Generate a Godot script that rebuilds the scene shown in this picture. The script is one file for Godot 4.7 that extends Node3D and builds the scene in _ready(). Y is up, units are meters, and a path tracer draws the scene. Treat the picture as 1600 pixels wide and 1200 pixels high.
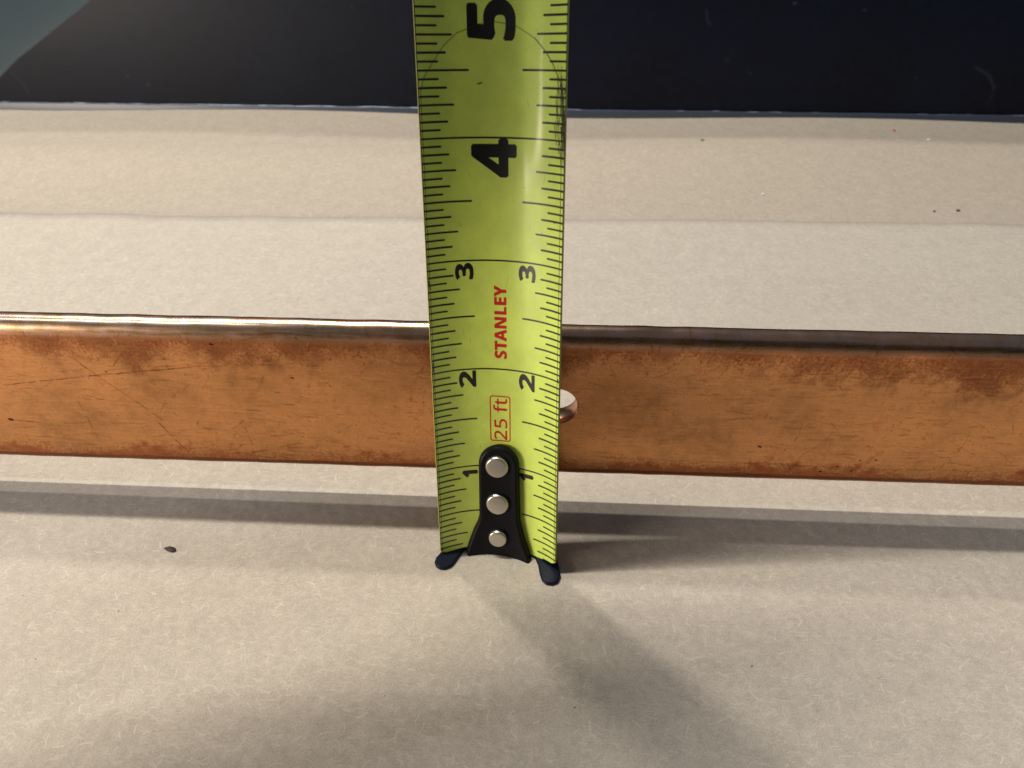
extends Node3D

# Lengths in this script are inches unless said otherwise; I turns them into metres.
const I := 0.0254
var rng := RandomNumberGenerator.new()

# The blade of the tape measure: its foot is the origin; U runs up the blade, V across it, N out of its hollow face.
var U := Vector3(-0.004, 0.97704, -0.21301).normalized()
var V := Vector3(0.98499, 0.0406, 0.16775).normalized()
var N := Vector3.ZERO
const BR := 0.849          # radius of the hollow
const BW := 0.625          # half its flat width


func _ready() -> void:
	rng.seed = 20417
	N = V.cross(U).normalized()
	V = U.cross(N).normalized()

	# ---------- camera ----------
	var cam := Camera3D.new()
	cam.name = "camera"
	add_child(cam)
	cam.position = Vector3(0.142, 5.873, 5.048) * I
	cam.rotation_degrees = Vector3(-36.0, 0, 0)
	cam.keep_aspect = Camera3D.KEEP_HEIGHT
	cam.near = 0.01
	cam.far = 20.0
	var attr := CameraAttributesPhysical.new()
	attr.frustum_focal_length = 24.0
	attr.frustum_focus_distance = 7.4 * I
	attr.frustum_near = 0.01
	attr.frustum_far = 20.0
	attr.exposure_aperture = 26.0
	cam.attributes = attr
	cam.fov = 53.13
	cam.current = true

	# ---------- room light ----------
	var we := WorldEnvironment.new()
	we.name = "surroundings"
	var env := Environment.new()
	env.background_mode = Environment.BG_COLOR
	env.background_color = Color(0.37, 0.385, 0.43)
	env.background_energy_multiplier = 1.0
	env.tonemap_mode = Environment.TONE_MAPPER_LINEAR
	env.tonemap_exposure = 1.0
	env.sdfgi_enabled = true
	env.ssao_enabled = true
	env.ssil_enabled = true
	we.environment = env
	add_child(we)

	# ---------- lamps (all outside the frame) ----------
	# A: slim tube over the table, a little behind the bar and off to the left
	lamp("tube_lamp", "slim white tube lamp hanging over the table, just behind the copper bar", Vector3(-20.0, 51.2, -9.5), Vector3(-20.0, 0, -9.5), Vector2(27.0, 0.8), Color(1.0, 0.985, 0.95), 1.9)
	# B: small square lamp further back on the left
	lamp("square_lamp", "small square lamp high behind the black board on the left", Vector3(-12.5, 58.0, -26.5), Vector3(0, 0, 0), Vector2(2.8, 2.8), Color(1.0, 0.97, 0.94), 0.80)
	# C: low lamp to the left, in front of the tape
	lamp("low_lamp", "low wide lamp standing left of the table, in front of the tape", Vector3(-30.0, 5.5, 17.0), Vector3(0, 2.0, 0), Vector2(12.0, 6.0), Color(1.0, 0.94, 0.86), 0.58)
	# D: second tube, in front of the table
	lamp("tube_lamp", "second slim tube lamp, hanging above the front edge of the table", Vector3(-36.0, 56.0, 18.5), Vector3(-36.0, 0, 18.5), Vector2(30.0, 1.4), Color(0.90, 0.95, 1.0), 0.85)

	# ---------- the surface and what stands behind it ----------
	build_table()
	build_board()
	build_dark_block()
	# ---------- objects ----------
	build_bar()
	build_tape()
	build_corner()
	build_phone()
	build_crumbs()


# =================================================================== helpers
func thing(called: String, label: String, category: String, at := Vector3.ZERO, group := "") -> Node3D:
	var o := Node3D.new()
	o.name = called
	add_child(o, true)
	o.position = at * I
	o.set_meta("label", label)
	o.set_meta("category", category)
	if group:
		o.set_meta("group", group)
	return o


func part(called: String, mesh: Mesh, m: Material, parent: Node) -> MeshInstance3D:
	var o := MeshInstance3D.new()
	o.name = called
	o.mesh = mesh
	if m:
		o.material_override = m
	o.cast_shadow = GeometryInstance3D.SHADOW_CASTING_SETTING_ON
	parent.add_child(o, true)
	return o


func lin(r: float, g: float, b: float) -> Color:
	return Color(r, g, b).linear_to_srgb()


func plain(c: Color, rough: float, metal := 0.0) -> StandardMaterial3D:
	var m := StandardMaterial3D.new()
	m.albedo_color = c
	m.roughness = rough
	m.metallic = metal
	return m


func lamp(called: String, label: String, at: Vector3, aim: Vector3, size: Vector2, c: Color, energy: float) -> void:
	var o := thing(called, label, "lamp", at)
	var dir := (aim - at).normalized()
	var up := Vector3.BACK if absf(dir.y) > 0.95 else Vector3.UP
	o.basis = Basis.looking_at(dir, up)
	var housing := BoxMesh.new()
	housing.size = Vector3(size.x + 0.6, size.y + 0.6, 1.2) * I
	part("housing", housing, plain(Color(0.85, 0.85, 0.84), 0.5), o).position = Vector3(0, 0, 0.75) * I
	var face := BoxMesh.new()
	face.size = Vector3(size.x, size.y, 0.2) * I
	var m := plain(Color(0.9, 0.9, 0.9), 0.5)
	m.emission_enabled = true
	m.emission = c
	m.emission_energy_multiplier = 0.8
	part("glowing_face", face, m, o)
	var l := AreaLight3D.new()
	l.name = "light"
	l.area_size = size * I
	l.light_color = c
	l.light_energy = energy
	l.area_range = 6.0
	l.shadow_enabled = true
	o.add_child(l)
	l.position = Vector3(0, 0, -0.25) * I


# a strip of rings: rows of points, smooth, with UVs
func sheet(rows: Array, uvs: Array, closed := false) -> ArrayMesh:
	var st := SurfaceTool.new()
	st.begin(Mesh.PRIMITIVE_TRIANGLES)
	var w: int = rows[0].size()
	for r in rows.size():
		for c in w:
			st.set_uv(uvs[r][c] if uvs.size() else Vector2.ZERO)
			st.add_vertex(rows[r][c] * I)
	var last := w if closed else w - 1
	for r in rows.size() - 1:
		for c in last:
			var a := r * w + c
			var b := r * w + (c + 1) % w
			var d := a + w
			var e := b + w
			for k in [a, b, d, b, e, d]:
				st.add_index(k)
	st.generate_normals()
	return st.commit()


func lathe(profile: Array, sides: int) -> ArrayMesh:   # points (radius, height) about y, hard between those doubled
	var rows := []
	for p in profile:
		var ring := []
		for k in sides:
			var a := TAU * k / sides
			ring.append(Vector3(cos(a) * p.x, p.y, -sin(a) * p.x))
		rows.append(ring)
	return sheet(rows, [], true)


func prism(outline: PackedVector2Array, y0: float, y1: float, bevel: float) -> ArrayMesh:   # outline in (x, z)
	var st := SurfaceTool.new()
	st.begin(Mesh.PRIMITIVE_TRIANGLES)
	var inner := Geometry2D.offset_polygon(outline, -bevel)
	var top: PackedVector2Array = inner[0] if inner.size() else outline
	if Geometry2D.is_polygon_clockwise(outline) != Geometry2D.is_polygon_clockwise(top):
		top.reverse()
	var tri := Geometry2D.triangulate_polygon(top)
	st.set_smooth_group(-1)
	for k in tri.size() / 3:
		var q := [top[tri[k * 3]], top[tri[k * 3 + 1]], top[tri[k * 3 + 2]]]
		if (q[1] - q[0]).cross(q[2] - q[0]) < 0:
			q.reverse()
		for p in q:
			st.add_vertex(Vector3(p.x, y1, p.y) * I)
	var o := outline.duplicate()
	if Geometry2D.is_polygon_clockwise(o) :
		o.reverse()
	var side := [[0.0, y0], [0.0, y1 - bevel], [bevel * 0.3, y1 - bevel * 0.3], [bevel, y1]]
	st.set_smooth_group(1)
	for s in side.size() - 1:
		var la := ring_of(o, side[s][0])
		var lb := ring_of(o, side[s + 1][0])
		for k in la.size():
			var n := (k + 1) % la.size()
			var a := Vector3(la[k].x, side[s][1], la[k].y) * I
			var b := Vector3(la[n].x, side[s][1], la[n].y) * I
			var c := Vector3(lb[n].x, side[s + 1][1], lb[n].y) * I
			var d := Vector3(lb[k].x, side[s + 1][1], lb[k].y) * I
			for p in [a, b, c, a, c, d]:
				st.add_vertex(p)
	st.generate_normals()
	return st.commit()


func ring_of(o: PackedVector2Array, inset: float) -> PackedVector2Array:   # each corner moved inwards along its bisector
	var out := PackedVector2Array()
	for k in o.size():
		var p := o[k]
		var a := (p - o[(k + o.size() - 1) % o.size()]).normalized()
		var b := (o[(k + 1) % o.size()] - p).normalized()
		var n := (Vector2(-a.y, a.x) + Vector2(-b.y, b.x))
		if n.length() < 0.01:
			n = Vector2(-a.y, a.x)
		out.append(p + n.normalized() * inset)
	return out


func noise(seed_: int, freq: float, oct := 3) -> FastNoiseLite:
	var n := FastNoiseLite.new()
	n.seed = seed_
	n.noise_type = FastNoiseLite.TYPE_SIMPLEX_SMOOTH
	n.frequency = freq
	n.fractal_octaves = oct
	return n


func grey(n: FastNoiseLite, w: int, h: int, seamless := false, stretch := false) -> PackedByteArray:
	var im := n.get_seamless_image(w, h, false, false, 0.1, false) if seamless else n.get_image(w, h, false, false, stretch)
	im.convert(Image.FORMAT_L8)
	return im.get_data()


# soft stroke: mixes colour c into the picture along a polyline (pixels)
func stroke(data: PackedByteArray, w: int, h: int, pts: PackedVector2Array, width: float, c: Color, alpha: float, wrap := false) -> void:
	var cr := c.r8
	var cg := c.g8
	var cb := c.b8
	var r := width * 0.5
	for s in pts.size() - 1:
		var a := pts[s]
		var b := pts[s + 1]
		var x0 := int(floor(minf(a.x, b.x) - r - 1))
		var x1 := int(ceil(maxf(a.x, b.x) + r + 1))
		var y0 := int(floor(minf(a.y, b.y) - r - 1))
		var y1 := int(ceil(maxf(a.y, b.y) + r + 1))
		var ab := b - a
		var l2 := maxf(ab.length_squared(), 0.0001)
		for y in range(y0, y1 + 1):
			if not wrap and (y < 0 or y >= h):
				continue
			for x in range(x0, x1 + 1):
				if not wrap and (x < 0 or x >= w):
					continue
				var p := Vector2(x + 0.5, y + 0.5)
				var t := (p - a).dot(ab) / l2
				if (t < 0.0 and s > 0) or (t > 1.0 and s < pts.size() - 2):
					continue
				var d := p.distance_to(a + ab * clampf(t, 0.0, 1.0))
				var k := clampf(r + 0.5 - d, 0.0, 1.0) * alpha
				if k <= 0.0:
					continue
				var at := (posmod(y, h) * w + posmod(x, w)) * 3
				data[at] = int(data[at] + (cr - data[at]) * k)
				data[at + 1] = int(data[at + 1] + (cg - data[at + 1]) * k)
				data[at + 2] = int(data[at + 2] + (cb - data[at + 2]) * k)


func tex(data: PackedByteArray, w: int, h: int) -> ImageTexture:
	var im := Image.create_from_data(w, h, false, Image.FORMAT_RGB8, data)
	return ImageTexture.create_from_image(im)


# =================================================================== table and paper
func paper_material(base: Color, seed_: int, size: int, inches: float, fibres: int) -> StandardMaterial3D:
	var a := grey(noise(seed_, 0.28, 2), size, size, true)
	var b := grey(noise(seed_ + 1, 0.012, 4), size, size, true)
	var d := grey(noise(seed_ + 5, 0.045, 3), size, size, true)
	var data := PackedByteArray()
	data.resize(size * size * 3)
	var br := base.r * 255.0
	var bg := base.g * 255.0
	var bb := base.b * 255.0
	for k in size * size:
		var f := 1.0 + (a[k] - 127.5) * 0.0008 + (b[k] - 127.5) * 0.00025 + (d[k] - 127.5) * 0.0003
		data[k * 3] = int(minf(br * f, 255.0))
		data[k * 3 + 1] = int(minf(bg * f, 255.0))
		data[k * 3 + 2] = int(minf(bb * f, 255.0))
	var light := Color(minf(base.r * 1.15, 1.0), minf(base.g * 1.165, 1.0), minf(base.b * 1.18, 1.0))
	var dark := Color(base.r * 0.86, base.g * 0.84, base.b * 0.8)
	var ppi := size / inches
	for k in fibres:
		var p := Vector2(rng.randf() * size, rng.randf() * size)
		var ang := rng.randf() * TAU if rng.randf() < 0.5 else rng.randfn(0.0, 0.35)
		var bend := rng.randfn(0.0, 0.17)
		var long := ppi * rng.randf_range(0.02, 0.10)
		var pts := PackedVector2Array([p])
		var steps := 4
		for s in steps:
			p += Vector2(cos(ang), sin(ang)) * long / steps
			ang += bend
			pts.append(p)
		var pick := rng.randf()
		if pick < 0.66:
			stroke(data, size, size, pts, rng.randf_range(0.8, 1.5), light, rng.randf_range(0.1, 0.65), true)
		else:
			stroke(data, size, size, pts, rng.randf_range(0.7, 1.4), dark, rng.randf_range(0.1, 0.4), true)
	for k in fibres / 40:                              # the odd long bright fibre
		var p := Vector2(rng.randf() * size, rng.randf() * size)
		var ang := rng.randf() * TAU
		var q := p + Vector2(cos(ang), sin(ang)) * ppi * rng.randf_range(0.02, 0.07)
		stroke(data, size, size, PackedVector2Array([p, q, q + Vector2(cos(ang + 0.4), sin(ang + 0.4)) * ppi * rng.randf_range(0.01, 0.05)]), rng.randf_range(1.2, 2.0), light, rng.randf_range(0.5, 1.0), true)
	for k in 40:                                       # dark flecks in the pulp
		var p := Vector2(rng.randf() * size, rng.randf() * size)
		stroke(data, size, size, PackedVector2Array([p, p + Vector2(rng.randf_range(-2, 2), rng.randf_range(0, 2))]), rng.randf_range(1.5, 2.6), Color(0.3, 0.24, 0.18), rng.randf_range(0.3, 0.8), true)
	var m := StandardMaterial3D.new()
	m.albedo_texture = tex(data, size, size)
	m.roughness = 0.78
	m.metallic_specular = 0.3
	m.uv1_triplanar = true
	m.uv1_world_triplanar = true
	m.uv1_scale = Vector3.ONE / (inches * I)
	var nt := noise(seed_ + 2, 0.09, 3)
	var nim := nt.get_seamless_image(512, 512, false, false, 0.1, true)
	nim.convert(Image.FORMAT_RGBA8)
	nim.bump_map_to_normal_map(3.0)
	m.normal_enabled = true
	m.normal_texture = ImageTexture.create_from_image(nim)
	m.normal_scale = 0.07
	return m


func build_table() -> void:
	var t := part("table", BoxMesh.new(), plain(lin(0.3, 0.26, 0.2), 0.6), self)
	t.mesh.size = Vector3(46, 1.2, 34) * I
	t.position = Vector3(0, -0.75, -5.0) * I
	t.set_meta("kind", "structure")

	# near sheet: lies over the far one, its back edge is the seam
	var rows := []
	var wave := noise(5, 0.12, 2)
	var zs := []
	for k in 61:
		zs.append(lerpf(8.0, -8.22, k / 60.0))
	for z in zs:
		var row := []
		for k in 81:
			var x := lerpf(-20.0, 20.0, k / 80.0)
			var zz: float = z + (x * 0.0247 + wave.get_noise_1d(x * 3.0) * 0.06) * clampf((-z - 4.0) / 4.2, 0.0, 1.0)
			var y := -0.004 + 0.035 * smoothstep(-7.3, -8.2, z) * (0.5 + wave.get_noise_1d(x * 4.0 + 60.0))
			row.append(Vector3(x, y, zz))
		rows.append(row)
	var back := []
	for p in rows[60]:
		back.append(p + Vector3(0, -0.02, 0.0))
	rows.append(back)
	var near := part("near_paper", sheet(rows, []), paper_material(lin(0.455, 0.398, 0.325), 11, 2048, 10.0, 64000), self)
	near.name = "paper_sheet"
	near.set_meta("label", "pale kraft paper sheet in front, under the tape measure and copper bar")
	near.set_meta("category", "paper")
	# far sheet: rises and waves up to the board
	rows = []
	for k in 91:
		var z := lerpf(-6.5, -15.0, k / 90.0)
		var row := []
		for j in 81:
			var x := lerpf(-22.0, 22.0, j / 80.0)
			row.append(Vector3(x, far_height(x, z - 0.0247 * x), z))
		rows.append(row)
	var far := part("far_paper", sheet(rows, []), paper_material(lin(0.402, 0.341, 0.268), 31, 1024, 6.0, 22000), self)
	far.name = "paper_sheet"
	far.set_meta("label", "tan rippled kraft paper sheet behind the seam, reaching back to the black board")
	far.set_meta("category", "paper")


func far_height(x: float, z: float) -> float:
	var d := maxf(0.0, -8.3 - z)
	var y := -0.055 + 0.03 * d
	y += 0.16 * exp(-pow((z + 11.3 + 0.03 * x) / 1.1, 2.0))      # a swell in the paper before the board
	y += 0.05 * sin(x * 0.45 + z * 0.6) * smoothstep(0.5, 3.0, d)
	return y


# =================================================================== black board
func build_board() -> void:
	var o := thing("black_board", "black satin board standing behind the brown paper, blue-grey strip along its foot", "board", Vector3(0, 0, -14.2))
	o.rotation.y = -atan(0.0458)
	var w := 1024
	var h := 256
	var data := PackedByteArray()
	data.resize(w * h * 3)
	var a := grey(noise(71, 0.09, 3), w, h)
	var b := grey(noise(72, 0.01, 3), w, h)
	for k in w * h:
		var f := 1.0 + (a[k] - 127.5) * 0.0016 + (b[k] - 127.5) * 0.0012
		data[k * 3] = int(8 * f)
		data[k * 3 + 1] = int(14 * f)
		data[k * 3 + 2] = int(28 * f)
	for k in 220:                                        # pin holes in the paint, most of them left of the middle
		var p := Vector2(rng.randfn(330, 110), h - rng.randf_range(5, 120))
		stroke(data, w, h, PackedVector2Array([p, p + Vector2(rng.randf(), rng.randf())]), rng.randf_range(1.0, 2.2), Color(0.03, 0.03, 0.035), rng.randf_range(0.4, 0.9))
	for k in 26:                                         # lint
		var p := Vector2(rng.randf() * w, h - rng.randf_range(2, 110))
		stroke(data, w, h, PackedVector2Array([p, p + Vector2(rng.randf_range(-2, 2), rng.randf_range(-1, 1))]), rng.randf_range(0.8, 1.5), Color(0.5, 0.52, 0.56), rng.randf_range(0.1, 0.5))
	var px := w / 32.0
	var smear := func(pts: Array, width: float, alpha: float) -> void:
		var line := PackedVector2Array()
		for p in pts:
			line.append(Vector2((p[0] + 16.0) * px, h - p[1] * px))
		stroke(data, w, h, line, width, Color(0.5, 0.53, 0.58), alpha * 0.6)
	smear.call([[10.9, 1.35], [11.25, 1.2], [11.5, 0.9], [11.52, 0.5]], 3.0, 0.14)
	smear.call([[10.95, 1.33], [11.3, 1.15], [11.52, 0.85]], 1.4, 0.28)
	smear.call([[4.55, 2.5], [4.6, 2.3], [4.66, 2.2]], 1.3, 0.35)
	smear.call([[-12.2, 0.95], [-12.0, 0.7], [-11.95, 0.45]], 1.3, 0.3)
	var m := StandardMaterial3D.new()
	m.albedo_texture = tex(data, w, h)
	m.roughness = 0.45
	m.metallic_specular = 0.3
	var st := [[Vector3(-16, 0.1, 0), Vector3(16, 0.1, 0)], [Vector3(-16, 7.9, 0), Vector3(16, 7.9, 0)], [Vector3(-16, 8, -0.1), Vector3(16, 8, -0.1)], [Vector3(-16, 8, -0.7), Vector3(16, 8, -0.7)], [Vector3(-16, -0.3, -0.7), Vector3(16, -0.3, -0.7)]]
	var uv := []
	for r in st:
		uv.append([Vector2(0, 1.0 - r[0].y / 8.0), Vector2(1, 1.0 - r[1].y / 8.0)])
	for r in st:
		r.reverse()
	for r in uv:
		r.reverse()
	part("panel", sheet(st, uv), m, o)
	# the strip along its foot, with a rubbed upper edge
	var rows := []
	var wear := noise(73, 0.35, 3)
	var prof := [Vector2(0.02, 0.20), Vector2(0.02, 0.265), Vector2(0.055, 0.278), Vector2(0.08, 0.27), Vector2(0.09, 0.25), Vector2(0.09, -0.1)]
	for p in prof:
		var row := []
		for k in 161:
			var x := lerpf(16.0, -16.0, k / 160.0)
			row.append(Vector3(x, p.y + wear.get_noise_1d(x * 2.0) * 0.012, p.x))
		rows.append(row)
	var uvs := []
	for p in prof.size():
		var line := []
		for k in 161:
			line.append(Vector2(1.0 - k / 160.0, p / 5.0))
		uvs.append(line)
	var sd := PackedByteArray()
	sd.resize(2048 * 20 * 3)
	var paint := lin(0.042, 0.052, 0.076)
	var bare := lin(0.36, 0.43, 0.56)
	var chips := noise(74, 0.02, 4)
	for y in 20:
		for x in 2048:
			var keep := chips.get_noise_2d(x, y * 6.0)
			var c := paint
			if y >= 4 and y <= 11 and keep > (-0.05 if x > 300 and x < 1010 else 0.2) + absf(y - 7.0) * 0.06:   # paint worn through along the rim, mostly left of the tape
				c = bare
			for j in 3:
				sd[(y * 2048 + x) * 3 + j] = int([c.r, c.g, c.b][j] * 255.0)
	var sm := plain(Color.WHITE, 0.35)
	sm.albedo_texture = tex(sd, 2048, 20)
	part("foot_strip", sheet(rows, uvs), sm, o)


# =================================================================== copper bar
func build_bar() -> void:
	var o := thing("copper_bar", "brown copper flat bar with rounded edges and a drilled hole, behind the tape", "metal bar", Vector3(0, 1.39, -0.78))
	o.rotation = Vector3(0, -atan(0.0504), deg_to_rad(0.25))
	var top := 0.834
	var low := -0.905
	var r := 0.122
	var rv := 0.165         # the upper edge is rounded further down
	var t := 0.244
	var half := 7.6
	var m := copper_material()
	# profile, from the front's lower tangent upwards, over the top, down the back and under
	var prof := []
	var n := 10
	for k in n + 1:
		var a := -PI / 2 + PI * 0.5 * k / n            # front, lower round (from below to front)
		prof.append(Vector2(cos(a) * r - r, low + r + sin(a) * r))
	var hole := Vector2(0.57, 0.0)
	var hr := 0.198
	var flat0 := low + r
	var flat1 := top - rv
	var dent := noise(86, 0.2, 3)
	var strip := func(points: Array) -> Array:
		var rows := []
		for p in points:
			var row := []
			for k in 161:
				var x := lerpf(-half, half, k / 160.0)
				row.append(Vector3(x, p.y + dent.get_noise_1d(x * 9.0) * 0.006 * clampf((absf(p.y) - 0.66) * 8.0, 0.0, 1.0), p.x))
			rows.append(row)
		return rows
	var st := SurfaceTool.new()
	var under := []
	for k in n + 1:
		var a := -PI + PI * k / n
		under.append(Vector2(cos(a) * r - r, low + r + sin(a) * r))
	var over := []
	for k in n + 1:
		var a := PI * k / n
		over.append(Vector2(cos(a) * r - r, top - rv + sin(a) * rv))
	var meshes := []
	for pts in [under, over]:
		var rows: Array = strip.call(pts)
		for row in rows:
			row.reverse()
		meshes.append(bar_sheet(rows))
	# flat faces with the hole
	st.begin(Mesh.PRIMITIVE_TRIANGLES)
	for face in [0, 1]:
		var z := 0.0 if face == 0 else -t
		var box := 0.34
		var quads := [[-half, flat0, hole.x - box, flat1], [hole.x + box, flat0, half, flat1], [hole.x - box, flat0, hole.x + box, hole.y - box], [hole.x - box, hole.y + box, hole.x + box, flat1]]
		for q in quads:
			tri(st, [Vector3(q[0], q[1], z), Vector3(q[0], q[3], z), Vector3(q[2], q[3], z), Vector3(q[2], q[1], z)], face == 1)
		var count := 48
		for k in count:
			var a0 := TAU * k / count
			var a1 := TAU * (k + 1) / count
			var e0 := Vector2(cos(a0), sin(a0))
			var e1 := Vector2(cos(a1), sin(a1))
			var s0 := e0 * box / maxf(absf(e0.x), absf(e0.y))
			var s1 := e1 * box / maxf(absf(e1.x), absf(e1.y))
			var c := hr + 0.012
			tri(st, [v3(hole + e1 * c, z), v3(hole + s1, z), v3(hole + s0, z), v3(hole + e0 * c, z)], face == 1)
	st.generate_normals()
	st.index()
	meshes.append(st.commit())
	# the two cut ends
	var ends := SurfaceTool.new()
	ends.begin(Mesh.PRIMITIVE_TRIANGLES)
	for s in [-1.0, 1.0]:
		tri(ends, [Vector3(s * half, flat0, 0), Vector3(s * half, flat1, 0), Vector3(s * half, flat1, -t), Vector3(s * half, flat0, -t)], s < 0)
	ends.generate_normals()
	ends.index()
	meshes.append(ends.commit())
	var all := SurfaceTool.new()
	all.begin(Mesh.PRIMITIVE_TRIANGLES)
	for x in meshes:
		all.append_from(x, 0, Transform3D.IDENTITY)
	part("bar", all.commit(), m, o)
	# drilled wall of the hole
	var rows := []
	for p in [Vector2(hr + 0.012, 0.0), Vector2(hr, -0.012), Vector2(hr, -t + 0.012), Vector2(hr + 0.012, -t)]:
		var ring := []
		for k in 48:
			var a := TAU * k / 48
			ring.append(Vector3(hole.x + cos(a) * p.x, hole.y + sin(a) * p.x, p.y))
		rows.append(ring)
	part("hole_wall", sheet(rows, [], true), plain(lin(0.58, 0.31, 0.19), 0.3, 1.0), o)
	# feet under both ends, outside the frame, that hold the bar up
	for s in [-1.0, 1.0]:
		var b := BoxMesh.new()
		b.size = Vector3(0.5, 0.5, 0.6) * I
		part("foot", b, plain(lin(0.6, 0.3, 0.12), 0.45, 1.0), o).position = Vector3(s * 7.2, low - 0.245, -0.1) * I


func v3(p: Vector2, z: float) -> Vector3:
	return Vector3(p.x, p.y, z)


func bar_uv(p: Vector3) -> Vector2:
	return Vector2((p.x + 6.5) / 13.0, (1.05 - p.y) / 2.1)


func tri(st: SurfaceTool, q: Array, flip: bool) -> void:
	var order := [0, 1, 2, 0, 2, 3]
	if flip:
		order.reverse()
	for k in order:
		st.set_uv(bar_uv(q[k]))
		st.add_vertex(q[k] * I)


func bar_sheet(rows: Array) -> ArrayMesh:
	var uv := []
	for row in rows:
		var line := []
		for p in row:
			line.append(bar_uv(p))
		uv.append(line)
	var m := sheet(rows, uv)
	return m


func copper_material() -> StandardMaterial3D:
	var w := 2048
	var h := 340
	var ppi := w / 13.0
	var streak := noise(81, 0.02, 4)
	var data := PackedByteArray()
	data.resize(w * h * 3)
	var rough := PackedByteArray()
	rough.resize(w * h * 3)
	var cloud := grey(noise(82, 0.006, 4), w, h, false, true)
	var blotch := grey(noise(83, 0.035, 4), w, h, false, true)
	var fine := grey(noise(84, 0.16, 3), w, h, false, true)
	# long grain: sample a noise stretched along the bar
	var grain := noise(85, 1.0, 3)
	var gi := PackedFloat32Array()
	gi.resize(512 * h)
	for y in h:
		for x in 512:
			gi[y * 512 + x] = grain.get_noise_2d(x * 0.045, y * 0.19)
	for y in h:
		var up := (1.05 - (y + 0.5) / h * 2.1)                # height on the bar, inches from the hole
		for x in w:
			var k := y * w + x
			var g := gi[y * 512 + x / 4]
			var c := (cloud[k] - 127.5) / 127.5
			var bl := (blotch[k] - 127.5) / 127.5
			var f := (fine[k] - 127.5) / 127.5
			# ragged tarnish: creeps down from the upper edge and up from the lower one
			var rag := 0.50 + c * 0.26 + bl * 0.16
			var edge := smoothstep(rag - 0.20, rag + 0.16, up + f * 0.12) * clampf(0.78 + 0.34 * f + 0.34 * bl, 0.0, 0.95)
			var foot := smoothstep(-0.62 + bl * 0.10 + c * 0.12, -0.80 + bl * 0.08 + c * 0.12, up + f * 0.08) * 0.8
			var spot := clampf((bl * 0.8 + f * 0.6 + c * 0.5 - 0.36) * 2.0, 0.0, 1.0) * 0.45
			var dark := clampf(maxf(edge, foot) + spot, 0.0, 1.0)
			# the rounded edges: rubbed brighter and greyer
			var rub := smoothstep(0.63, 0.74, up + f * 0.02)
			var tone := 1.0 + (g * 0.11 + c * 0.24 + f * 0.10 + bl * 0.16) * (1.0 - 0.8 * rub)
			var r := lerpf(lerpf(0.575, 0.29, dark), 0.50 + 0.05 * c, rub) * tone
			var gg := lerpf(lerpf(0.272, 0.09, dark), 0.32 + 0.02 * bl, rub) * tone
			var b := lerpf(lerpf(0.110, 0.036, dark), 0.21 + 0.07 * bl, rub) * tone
			data[k * 3] = int(255.0 * pow(clampf(r, 0, 1), 0.4545))
			data[k * 3 + 1] = int(255.0 * pow(clampf(gg, 0, 1), 0.4545))
			data[k * 3 + 2] = int(255.0 * pow(clampf(b, 0, 1), 0.4545))
			var rr := int(clampf(lerpf(0.25 + 0.16 * dark, 0.27 + 0.02 * bl, rub) + g * 0.05, 0, 1) * 255.0)
			rough[k * 3] = rr
			rough[k * 3 + 1] = rr
			rough[k * 3 + 2] = rr
	var sc := func(x0: float, y0: float, x1: float, y1: float, width: float, a: float) -> void:
		var p := Vector2((x0 + 6.5) * ppi, (1.05 - y0) / 2.1 * h)
		var q := Vector2((x1 + 6.5) * ppi, (1.05 - y1) / 2.1 * h)
		var side := (q - p).normalized().orthogonal()
		var n := maxi(2, int(p.distance_to(q) / 9.0))
		var off := 0.0
		var last := p
		for j in range(1, n + 1):                          # uneven: it wanders, swells and skips
			off += rng.randfn(0.0, 0.35)
			var next := p.lerp(q, j / float(n)) + side * off
			if rng.randf() < 0.86:
				stroke(data, w, h, PackedVector2Array([last, next]), width * rng.randf_range(0.5, 1.1), Color(0.36, 0.19, 0.08), a * rng.randf_range(0.35, 0.95))
			last = next
	for k in 2000:                                            # fine scratches, mostly along the bar
		var x := rng.randf_range(-6.4, 6.4)
		var y := rng.randf_range(-0.8, 0.75)
		var ang := rng.randfn(0.0, 0.12)
		if rng.randf() < 0.22:
			ang = rng.randf_range(0.0, PI)
		var long := rng.randf_range(0.02, 0.26)
		var way := Vector2(cos(ang), sin(ang)) * long
		if rng.randf() < 0.7:
			sc.call(x, y, x + way.x, y + way.y, rng.randf_range(0.8, 1.6), rng.randf_range(0.1, 0.55))
		else:
			var p := Vector2((x + 6.5) * ppi, (1.05 - y) / 2.1 * h)
			stroke(data, w, h, PackedVector2Array([p, p + Vector2(way.x * ppi, way.y * ppi)]), 0.9, Color(0.95, 0.72, 0.48), rng.randf_range(0.1, 0.35))
	for k in 520:                                            # small runs and pits, thickest under the upper edge
		var x := rng.randf_range(-6.4, 6.4)
		var y := 0.72 - absf(rng.randfn(0.0, 0.17)) if rng.randf() < 0.75 else rng.randf_range(-0.75, 0.7)
		var p := Vector2((x + 6.5) * ppi, (1.05 - y) / 2.1 * h)
		var e := p + Vector2(rng.randfn(0.0, 2.5), rng.randf_range(1.0, 9.0))
		stroke(data, w, h, PackedVector2Array([p, e]), rng.randf_range(1.0, 2.6), Color(0.50, 0.26, 0.13) if rng.randf() < 0.75 else Color(0.86, 0.60, 0.38), rng.randf_range(0.15, 0.6))
	# the scratches that stand out
	sc.call(-4.9, 0.07, -2.9, 0.36, 2.0, 0.7)
	sc.call(-2.9, 0.36, -1.9, 0.42, 1.4, 0.5)
	sc.call(-4.05, 0.45, -3.75, 0.12, 1.8, 0.6)
	sc.call(-3.75, 0.12, -3.35, -0.30, 2.4, 0.4)
	sc.call(-3.4, -0.35, -3.2, -0.72, 3.0, 0.5)
	sc.call(-4.15, -0.1, -4.1, -0.62, 1.6, 0.65)
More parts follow.
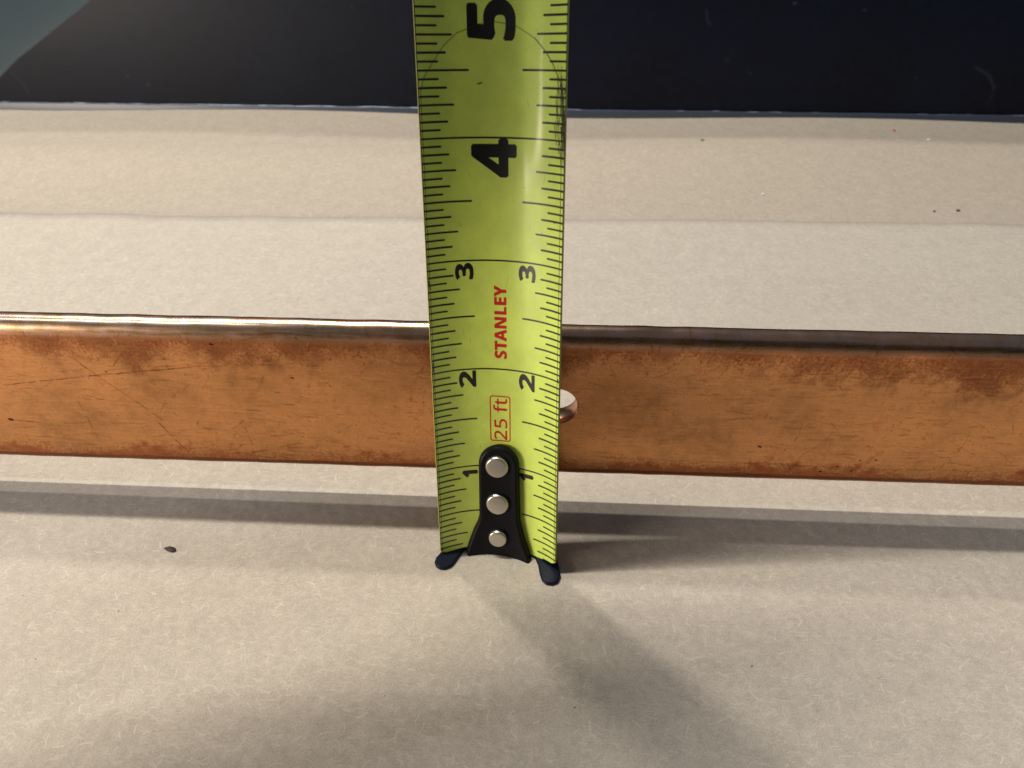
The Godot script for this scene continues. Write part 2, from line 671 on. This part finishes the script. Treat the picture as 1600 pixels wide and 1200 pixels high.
	sc.call(-2.55, -0.25, -2.5, -0.6, 1.6, 0.5)
	sc.call(-2.45, -0.25, -2.1, -0.3, 1.4, 0.5)
	sc.call(-2.6, -0.72, -2.0, -0.55, 2.0, 0.5)
	sc.call(-4.9, -0.36, -4.65, -0.38, 2.2, 0.7)
	sc.call(1.0, -0.62, 5.0, -0.66, 1.3, 0.4)
	sc.call(1.2, 0.2, 3.0, 0.18, 1.2, 0.25)
	sc.call(2.9, -0.05, 3.5, -0.2, 1.3, 0.4)
	for s in [[-4.95, -0.35, 7.0], [-2.65, 0.62, 5.0], [-1.95, 0.26, 4.0], [-3.75, 0.28, 3.0], [2.55, -0.42, 5.0], [3.35, -0.65, 4.0], [3.05, -0.9, 5.0], [3.2, -0.72, 4.0], [3.5, -0.7, 3.5], [3.7, -0.55, 3.5], [3.55, -0.56, 3.0], [2.9, -0.7, 3.0]]:
		var p := Vector2((s[0] + 6.5) * ppi, (1.05 - s[1]) / 2.1 * h)
		stroke(data, w, h, PackedVector2Array([p, p + Vector2(s[2] * 0.6, 1.0)]), s[2] * 0.6, Color(0.14, 0.08, 0.05), 0.85)
	var m := StandardMaterial3D.new()
	m.albedo_texture = tex(data, w, h)
	m.metallic = 1.0
	m.roughness = 1.0
	m.roughness_texture = tex(rough, w, h)
	m.roughness_texture_channel = BaseMaterial3D.TEXTURE_CHANNEL_RED
	return m


# =================================================================== tape measure
func blade(s: float, h: float, off := 0.0) -> Vector3:      # s across, h up the blade, off out of its hollow face
	var a := s / BR
	return U * h + V * (BR * sin(a)) - N * (BR * cos(a) - BR * cos(BW / BR)) + (N * cos(a) - V * sin(a)) * off


func blade_out(s: float) -> Vector3:
	return N * cos(s / BR) - V * sin(s / BR)


func build_tape() -> void:
	var o := thing("tape_measure", "lime yellow steel tape measure standing upright on its black end hook", "tape measure")
	# blade: hollow face with the print, back, and rims
	var rows := []
	var uvs := []
	var cols := 25
	var hs := [0.055]
	for k in 61:
		hs.append(0.15 + k * 0.15)
	for h in hs:
		var row := []
		var uv := []
		for c in cols:
			var s := lerpf(-BW, BW, c / (cols - 1.0))
			var hh: float = h
			if h < 0.1:
				hh += 0.05 * pow(absf(s) / BW, 12.0)
			row.append(blade(s, hh))
			uv.append(Vector2((s + BW) / (2 * BW), 1.0 - hh / 5.3))
		rows.append(row)
		uvs.append(uv)
	rows.reverse()
	uvs.reverse()
	part("blade", sheet(rows, uvs), print_material(), o)
	var back := []
	for r in rows:
		var row := []
		for c in cols:
			var s := lerpf(-BW, BW, c / (cols - 1.0))
			row.append(r[c] - blade_out(s) * 0.012)
		row.reverse()
		row.push_front(r[cols - 1])
		row.append(r[0])
		back.append(row)
	part("blade_back", sheet(back, []), plain(lin(0.36, 0.38, 0.08), 0.4), o)

	# end hook: plate riveted into the hollow of the blade
	var black := plain(lin(0.006, 0.006, 0.008), 0.42)
	black.metallic_specular = 0.25
	var blue := plain(lin(0.005, 0.008, 0.018), 0.4)
	blue.metallic_specular = 0.28
	var mid := -0.008
	var outline := []
	for k in 17:
		var a := PI * k / 16.0
		outline.append(Vector2(mid + cos(a) * 0.203, 1.015 + sin(a) * 0.203))
	outline += [Vector2(mid - 0.205, 0.75), Vector2(mid - 0.208, 0.44), Vector2(mid - 0.225, 0.38), Vector2(mid - 0.27, 0.28), Vector2(mid - 0.322, 0.14), Vector2(mid - 0.352, 0.04), Vector2(mid - 0.352, -0.025), Vector2(mid - 0.315, -0.045), Vector2(mid - 0.17, -0.038), Vector2(mid, -0.034), Vector2(mid + 0.17, -0.038), Vector2(mid + 0.335, -0.052), Vector2(mid + 0.35, -0.03), Vector2(mid + 0.325, 0.06), Vector2(mid + 0.275, 0.18), Vector2(mid + 0.235, 0.32), Vector2(mid + 0.212, 0.42), Vector2(mid + 0.205, 0.75)]
	for k in outline.size():
		outline[k].y += 0.022
	var hook := part("end_hook", hook_plate(outline, 0.02, 0.085), black, o)
	for spec in [[1.045, 0.112], [0.636, 0.112], [0.243, 0.094]]:
		var r: float = spec[1]
		var pl := [Vector2(r, -0.02), Vector2(r, 0.022), Vector2(r * 0.985, 0.03), Vector2(r * 0.93, 0.044), Vector2(r * 0.86, 0.05), Vector2(r * 0.84, 0.0505), Vector2(r * 0.5, 0.053), Vector2(0.0005, 0.054)]
		var riv := part("rivet", lathe(pl, 40), rivet_material(), hook)
		var at := blade(-0.018, spec[0], 0.081)
		riv.transform = Transform3D(Basis(V, N, -U).orthonormalized() , at * I)
	# the bent foot of the hook: a plate on the paper with two lobes in front
	var foot := PackedVector2Array([Vector2(-0.562, -0.16), Vector2(-0.608, -0.085), Vector2(-0.62, -0.03), Vector2(-0.60, 0.02), Vector2(-0.56, 0.048), Vector2(-0.51, 0.052), Vector2(-0.46, 0.03), Vector2(-0.425, -0.02), Vector2(-0.385, -0.10), Vector2(-0.34, -0.19), Vector2(-0.2, -0.25), Vector2(0.0, -0.24), Vector2(0.22, -0.20), Vector2(0.36, -0.12), Vector2(0.40, 0.0), Vector2(0.41, 0.11), Vector2(0.43, 0.19), Vector2(0.47, 0.235), Vector2(0.53, 0.246), Vector2(0.58, 0.22), Vector2(0.61, 0.15), Vector2(0.603, 0.05), Vector2(0.585, -0.08), Vector2(0.55, -0.30), Vector2(0.40, -0.48), Vector2(0.0, -0.54), Vector2(-0.40, -0.52), Vector2(-0.53, -0.36)])
	part("hook_foot", prism(foot, 0.0, 0.034, 0.014), blue, o)


func hook_plate(outline: Array, o0: float, o1: float) -> ArrayMesh:
	var st := SurfaceTool.new()
	st.begin(Mesh.PRIMITIVE_TRIANGLES)
	var poly := PackedVector2Array(outline)
	if Geometry2D.is_polygon_clockwise(poly):
		poly.reverse()
	# the front face is cut into narrow strips so that it can follow the hollow
	st.set_smooth_group(1)
	var count := 12
	var inset := ring_of(poly, 0.022)
	for k in count:
		var s0 := lerpf(-0.36, 0.36, k / float(count))
		var s1 := lerpf(-0.36, 0.36, (k + 1) / float(count))
		var box := PackedVector2Array([Vector2(s0, -0.2), Vector2(s1, -0.2), Vector2(s1, 1.4), Vector2(s0, 1.4)])
		for bit in Geometry2D.intersect_polygons(inset, box):
			var t := Geometry2D.triangulate_polygon(bit)
			for j in t.size() / 3:
				var q := [bit[t[j * 3]], bit[t[j * 3 + 1]], bit[t[j * 3 + 2]]]
				if (q[1] - q[0]).cross(q[2] - q[0]) > 0:
					q.reverse()
				for p in q:
					st.add_vertex(blade(p.x, p.y, o1) * I)
	var rings := [[0.0, o0], [0.0, o1 - 0.022], [0.006, o1 - 0.006], [0.022, o1]]
	st.set_smooth_group(2)
	for s in rings.size() - 1:
		var la := ring_of(poly, rings[s][0])
		var lb := ring_of(poly, rings[s + 1][0])
		for k in la.size():
			var n := (k + 1) % la.size()
			var a := blade(la[k].x, la[k].y, rings[s][1]) * I
			var b := blade(la[n].x, la[n].y, rings[s][1]) * I
			var c := blade(lb[n].x, lb[n].y, rings[s + 1][1]) * I
			var d := blade(lb[k].x, lb[k].y, rings[s + 1][1]) * I
			for p in [a, c, b, a, d, c]:
				st.add_vertex(p)
	st.generate_normals()
	return st.commit()


var _rivet: StandardMaterial3D
func rivet_material() -> StandardMaterial3D:
	if _rivet:
		return _rivet
	_rivet = plain(lin(0.58, 0.55, 0.49), 0.3, 1.0)
	return _rivet


# ---- the print on the blade
const PW := 512
const PH := 2048
var ink: PackedByteArray


func sx(s: float) -> float:
	return (s + BW) / (2 * BW) * PW


func hy(h: float) -> float:
	return (1.0 - h / 5.3) * PH


func line(s0: float, h0: float, s1: float, h1: float, inches: float, c: Color, a: float) -> void:
	stroke(ink, PW, PH, PackedVector2Array([Vector2(sx(s0), hy(h0)), Vector2(sx(s1), hy(h1))]), inches * 400.0, c, a)


# letters: the outline of a TextMesh, turned so that it reads up the blade. base/top: s of baseline and cap height; h0..h1: extent along the blade
func letters(text: String, base: float, top: float, h0: float, h1: float, c: Color, fat := 0.0, bold := true) -> void:
	var font := SystemFont.new()
	font.font_names = PackedStringArray(["Droid Sans"])
	font.font_weight = 700 if bold else 400
	var tm := TextMesh.new()
	tm.text = text
	tm.font = font
	tm.font_size = 96
	tm.depth = 0.0
	tm.pixel_size = 0.01
	tm.curve_step = 0.5
	var arr := tm.get_mesh_arrays()
	var vs: PackedVector3Array = arr[Mesh.ARRAY_VERTEX]
	var ix: PackedInt32Array = arr[Mesh.ARRAY_INDEX] if arr[Mesh.ARRAY_INDEX] != null else PackedInt32Array(range(vs.size()))
	var lo := Vector2(1e9, 1e9)
	var hi := -lo
	for p in vs:
		lo = lo.min(Vector2(p.x, p.y))
		hi = hi.max(Vector2(p.x, p.y))
	var put := func(p: Vector3) -> Vector2:
		var along := (p.x - lo.x) / (hi.x - lo.x)
		var rise := (p.y - lo.y) / (hi.y - lo.y)
		return Vector2(sx(lerpf(base, top, rise)), hy(lerpf(h0, h1, along)))
	var a := Vector2(sx(minf(base, top)), hy(maxf(h0, h1)))
	var b := Vector2(sx(maxf(base, top)), hy(minf(h0, h1)))
	var x0 := int(a.x) - 3
	var y0 := int(a.y) - 3
	var w := int(b.x) + 4 - x0
	var h := int(b.y) + 4 - y0
	var sub := 4
	var mask := PackedByteArray()
	mask.resize(w * sub * h * sub)
	for k in ix.size() / 3:
		var q := [put.call(vs[ix[k * 3]]), put.call(vs[ix[k * 3 + 1]]), put.call(vs[ix[k * 3 + 2]])]
		for j in 3:
			q[j] = (q[j] - Vector2(x0, y0)) * sub
		var area: float = (q[1] - q[0]).cross(q[2] - q[0])
		if absf(area) < 1e-6:
			continue
		var mx := clampi(int(minf(q[0].x, minf(q[1].x, q[2].x))) - 1, 0, w * sub - 1)
		var my := clampi(int(minf(q[0].y, minf(q[1].y, q[2].y))) - 1, 0, h * sub - 1)
		var ex := clampi(int(maxf(q[0].x, maxf(q[1].x, q[2].x))) + 1, 0, w * sub - 1)
		var ey := clampi(int(maxf(q[0].y, maxf(q[1].y, q[2].y))) + 1, 0, h * sub - 1)
		var sg := signf(area)
		for y in range(my, ey + 1):
			for x in range(mx, ex + 1):
				var p := Vector2(x + 0.5, y + 0.5)
				if sg * (q[1] - q[0]).cross(p - q[0]) >= 0 and sg * (q[2] - q[1]).cross(p - q[1]) >= 0 and sg * (q[0] - q[2]).cross(p - q[2]) >= 0:
					mask[y * w * sub + x] = 1
	var rad := int(round(fat * 400.0 * sub))
	for y in h:
		for x in w:
			var sum := 0
			for j in sub:
				for i in sub:
					var on := mask[(y * sub + j) * w * sub + x * sub + i]
					if on == 0 and rad > 0:
						for d in [[-rad, 0], [rad, 0], [0, -rad], [0, rad]]:
							var px: int = x * sub + i + d[0]
							var py: int = y * sub + j + d[1]
							if px >= 0 and py >= 0 and px < w * sub and py < h * sub and mask[py * w * sub + px]:
								on = 1
								break
					sum += on
			if sum and x + x0 >= 0 and x + x0 < PW and y + y0 >= 0 and y + y0 < PH:
				var cov := sum / float(sub * sub)
				var at := ((y + y0) * PW + x + x0) * 3
				ink[at] = int(lerpf(ink[at], c.r8, cov))
				ink[at + 1] = int(lerpf(ink[at + 1], c.g8, cov))
				ink[at + 2] = int(lerpf(ink[at + 2], c.b8, cov))


func print_material() -> StandardMaterial3D:
	ink = PackedByteArray()
	ink.resize(PW * PH * 3)
	var base := lin(0.58, 0.72, 0.12)
	var a := grey(noise(91, 0.15, 3), PW, PH)
	var b := grey(noise(92, 0.008, 3), PW, PH)
	for k in PW * PH:
		var f := 1.0 + (a[k] - 127.5) * 0.00022 + (b[k] - 127.5) * 0.0004
		ink[k * 3] = int(base.r * 255 * f)
		ink[k * 3 + 1] = int(base.g * 255 * f)
		ink[k * 3 + 2] = int(base.b * 255 * f)
	var black := Color(0.035, 0.04, 0.02)
	var red := Color(0.72, 0.07, 0.045)
	# graduations in sixteenths
	for k in range(1, 86):
		var h := k / 16.0
		var inner := 0.45
		var wide := 0.0145
		if k % 16 == 0:
			line(-BW, h, BW, h, 0.013, black, 0.95)
			continue
		elif k % 8 == 0:
			inner = 0.212
		elif k % 4 == 0:
			inner = 0.335
		elif k % 2 == 0:
			inner = 0.388
			wide = 0.0155
		line(-BW, h, -inner - 0.007, h, wide, black, 0.95)
		line(BW, h, inner + 0.007, h, wide, black, 0.95)
	# figures
	letters("5", 0.148, -0.212, 4.715, 4.982, black, 0.011)
	letters("4", 0.156, -0.201, 3.70, 3.984, black, 0.011)
	for s in [-0.218, 0.336]:
		letters("3", s, s - 0.152, 2.838, 2.975, black, 0.004)
		letters("2", s, s - 0.150, 1.825, 1.982, black, 0.004)
		letters("1", s - 0.01, s - 0.142, 0.886, 0.946, black, 0.009)
	letters("STANLEY", 0.067, -0.04, 2.106, 2.778, red, 0.003)
	letters("25 ft", 0.066, -0.062, 1.285, 1.706, red, 0.002, false)
	var box := [Vector2(-0.075, 1.272), Vector2(0.08, 1.272), Vector2(0.094, 1.286), Vector2(0.094, 1.716), Vector2(0.08, 1.73), Vector2(-0.075, 1.73), Vector2(-0.09, 1.716), Vector2(-0.09, 1.286)]
	for k in box.size():
		var p: Vector2 = box[k]
		var q: Vector2 = box[(k + 1) % box.size()]
		line(p.x, p.y, q.x, q.y, 0.011, red, 0.9)
	# edge of the clear film on the first inches: an arch and, from there down, a line inside each rim
	var film := [Vector2(-0.60, 4.36), Vector2(-0.565, 4.456), Vector2(-0.514, 4.527), Vector2(-0.402, 4.675), Vector2(-0.295, 4.762), Vector2(-0.129, 4.822), Vector2(0.0, 4.835), Vector2(0.15, 4.812), Vector2(0.317, 4.719), Vector2(0.409, 4.632), Vector2(0.476, 4.553), Vector2(0.535, 4.457), Vector2(0.591, 4.37)]
	for k in film.size() - 1:
		var p: Vector2 = film[k]
		var q: Vector2 = film[k + 1]
		line(p.x, p.y, q.x, q.y, 0.009, Color(0.16, 0.18, 0.03), 0.35 if k < 8 else 0.7)
	line(0.585, 4.37, 0.602, 0.05, 0.007, Color(0.12, 0.14, 0.03), 0.75)
	line(-0.602, 4.36, -0.602, 0.05, 0.006, Color(0.12, 0.14, 0.03), 0.6)
	line(BW - 0.003, 5.3, BW - 0.003, 0.0, 0.012, Color(0.14, 0.15, 0.05), 0.8)
	line(-BW + 0.003, 5.3, -BW + 0.003, 0.0, 0.012, Color(0.14, 0.15, 0.05), 0.8)
	# rubbed, dirty right rim about the fourth inch
	for k in 70:
		var h := rng.randfn(4.22, 0.16)
		var s := 0.575 + absf(rng.randfn(0.0, 0.022)) * (1 if rng.randf() < 0.6 else -2)
		var long := rng.randf_range(0.03, 0.22)
		line(minf(s, 0.62), h, minf(s + rng.randfn(0.01, 0.012), 0.62), h - long, rng.randf_range(0.004, 0.009), Color(0.12, 0.13, 0.04), rng.randf_range(0.2, 0.75))
	line(0.56, 4.40, 0.60, 4.28, 0.012, Color(0.08, 0.08, 0.03), 0.8)
	line(0.601, 4.25, 0.603, 4.05, 0.012, Color(0.08, 0.08, 0.03), 0.9)
	line(0.61, 4.06, 0.62, 3.96, 0.02, Color(0.08, 0.08, 0.03), 0.9)
	line(-0.145, 4.40, -0.115, 4.408, 0.012, Color(0.2, 0.2, 0.05), 0.7)
	line(-0.61, 2.85, -0.60, 2.78, 0.012, Color(0.08, 0.08, 0.03), 0.8)
	line(-0.605, 2.10, -0.605, 2.02, 0.014, Color(0.08, 0.08, 0.03), 0.8)
	line(0.60, 2.02, 0.61, 2.0, 0.015, Color(0.08, 0.08, 0.03), 0.8)
	line(0.52, 3.37, 0.525, 3.365, 0.012, Color(0.2, 0.2, 0.05), 0.7)
	for k in 45:
		var s := rng.randf_range(-0.58, 0.58)
		var h := rng.randf_range(0.1, 5.2)
		line(s, h, s + rng.randfn(0, 0.01), h + rng.randfn(0, 0.05), 0.004, Color(0.3, 0.34, 0.06), rng.randf_range(0.1, 0.4))
	var m := StandardMaterial3D.new()
	m.albedo_texture = tex(ink, PW, PH)
	m.roughness = 0.38
	m.metallic_specular = 0.5
	m.clearcoat_enabled = true
	m.clearcoat = 0.22
	m.clearcoat_roughness = 0.12
	return m


# =================================================================== sleeve of the arm that holds the tape up: passes close to the lens
func build_corner() -> void:
	var axis := Curve3D.new()
	axis.add_point(Vector3(-7.0, 4.7, 3.6), Vector3.ZERO, Vector3(1.4, 0.3, -0.6))
	axis.add_point(Vector3(-2.58, 6.30, 1.22), Vector3(-1.3, -0.62, 0.75), Vector3(1.0, 0.6, -0.7))
	axis.add_point(Vector3(-0.9, 8.4, -0.9), Vector3(-0.4, -0.7, 0.6), Vector3.ZERO)
	var wob := noise(101, 0.35, 2)
	var rows := []
	var steps := 60
	var long := axis.get_baked_length()
	for k in steps + 1:
		var t := k / float(steps)
		var p := axis.sample_baked(t * long)
		var d := (axis.sample_baked(minf(t * long + 0.05, long)) - axis.sample_baked(maxf(t * long - 0.05, 0.0))).normalized()
		var e := d.cross(Vector3.UP).normalized()
		var f := e.cross(d).normalized()
		var r := 1.44 - 0.68 * smoothstep(0.45, 1.0, t)
		r *= sqrt(clampf(1.0 - pow(absf(t - 0.5) * 2.0, 14.0), 0.0, 1.0))
		var ring := []
		for j in 40:
			var a := TAU * j / 40
			var rr := r * (1.0 + wob.get_noise_3d(t * 22.0, cos(a) * 2.0, sin(a) * 2.0) * 0.09)
			ring.append(p + e * cos(a) * rr + f * sin(a) * rr)
		rows.append(ring)
	var o := part("sleeve", sheet(rows, [], true), plain(lin(0.19, 0.29, 0.39), 0.95), self)
	o.set_meta("label", "blurred blue-grey sleeve close to the lens in the top left corner")
	o.set_meta("category", "sleeve")


# =================================================================== crumbs
func build_crumbs() -> void:
	# the dark chip on the left
	var rows := []
	for p in [[-0.078, 0.004, 0.0], [-0.05, 0.018, 0.012], [-0.015, 0.034, 0.03], [0.03, 0.036, 0.024], [0.065, 0.028, 0.012], [0.082, 0.006, 0.0]]:
		var ring := []
		for j in 8:
			var a := TAU * j / 8
			ring.append(Vector3(p[0], maxf(0.0, p[2] * (0.5 + 0.5 * sin(a)) + 0.002) , cos(a) * p[1] + p[0] * 0.25))
		rows.append(ring)
	var chip := part("dark_chip", sheet(rows, [], true), plain(lin(0.035, 0.018, 0.014), 0.7), self)
	chip.scale = Vector3(0.85, 0.7, 0.85)
	chip.position = Vector3(-3.29, 0.002, -0.21) * I
	chip.set_meta("label", "dark brown chip lying on the paper left of the tape hook")
	chip.set_meta("category", "crumb")
	var ball := SphereMesh.new()
	ball.radius = 0.5 * I
	ball.height = 1.0 * I
	ball.radial_segments = 8
	ball.rings = 4
	var dark := plain(lin(0.10, 0.075, 0.055), 0.8)
	var white := plain(lin(0.8, 0.78, 0.74), 0.7)
	var red := plain(lin(0.42, 0.04, 0.03), 0.6)
	for s in [
		[9.01, -12.82, 0.07, red, "red speck", "tiny red speck on the far paper right of the tape"],
		[9.48, -12.1, 0.08, white, "white speck", "tiny white speck on the far paper, right of the red one"],
		[4.37, -11.93, 0.08, dark, "dark speck", "dark speck on the far paper nearest the board, right of the tape"],
		[5.09, -9.4, 0.06, white, "white speck", "tiny white speck on the far paper near the tape blade"],
		[8.6, -8.67, 0.08, dark, "dark speck", "dark speck just behind the seam, right end of a pair"],
		[8.14, -8.64, 0.06, dark, "dark speck", "faint dark speck just behind the seam, left end of a pair"],
		[-7.63, -8.45, 0.05, dark, "dark speck", "dark speck just behind the seam at the left"],
	]:
		var o := part(s[4].replace(" ", "_"), ball, s[3], self)
		o.scale = Vector3(s[2], s[2] * 0.5, s[2] * 0.7)
		o.position = Vector3(s[0], far_height(s[0], s[1] - 0.0247 * s[0]) + s[2] * 0.2, s[1]) * I
		o.set_meta("label", s[5])
		o.set_meta("category", "speck")
		o.set_meta("group", "specks on the paper")


# =================================================================== the phone that takes the picture: behind the lens, it shades the near paper
func build_phone() -> void:
	var p := deg_to_rad(36.0)
	var fwd := Vector3(0, -sin(p), -cos(p))
	var up := Vector3(0, cos(p), -sin(p))
	var o := thing("phone", "black phone held over the near edge of the paper", "phone")
	o.position = (Vector3(0.142, 5.873, 5.048) - fwd * 0.25 + Vector3.RIGHT * 2.2 - up * 0.9) * I
	o.basis = Basis(Vector3.RIGHT, up, -fwd)
	var body := BoxMesh.new()
	body.size = Vector3(5.8, 2.8, 0.3) * I
	part("body", body, plain(lin(0.02, 0.02, 0.022), 0.4), o)


# =================================================================== added dark block in the photographer's place, unseen: the bar's rounded edge mirrors it
func build_dark_block() -> void:
	var o := thing("added_dark_block", "added dark brown block facing the table", "dark_block", Vector3(0, -30, 34))
	var m := plain(lin(0.022, 0.017, 0.014), 0.6)
	var body := BoxMesh.new()
	body.size = Vector3(90, 50, 12) * I
	part("block_body", body, m, o).position = Vector3(0, 25, 6.5) * I
	var slab := BoxMesh.new()
	slab.size = Vector3(28, 46, 0.8) * I
	for k in 3:
		part("front_slab", slab, m, o).position = Vector3((k - 1) * 29.5, 25, 0) * I
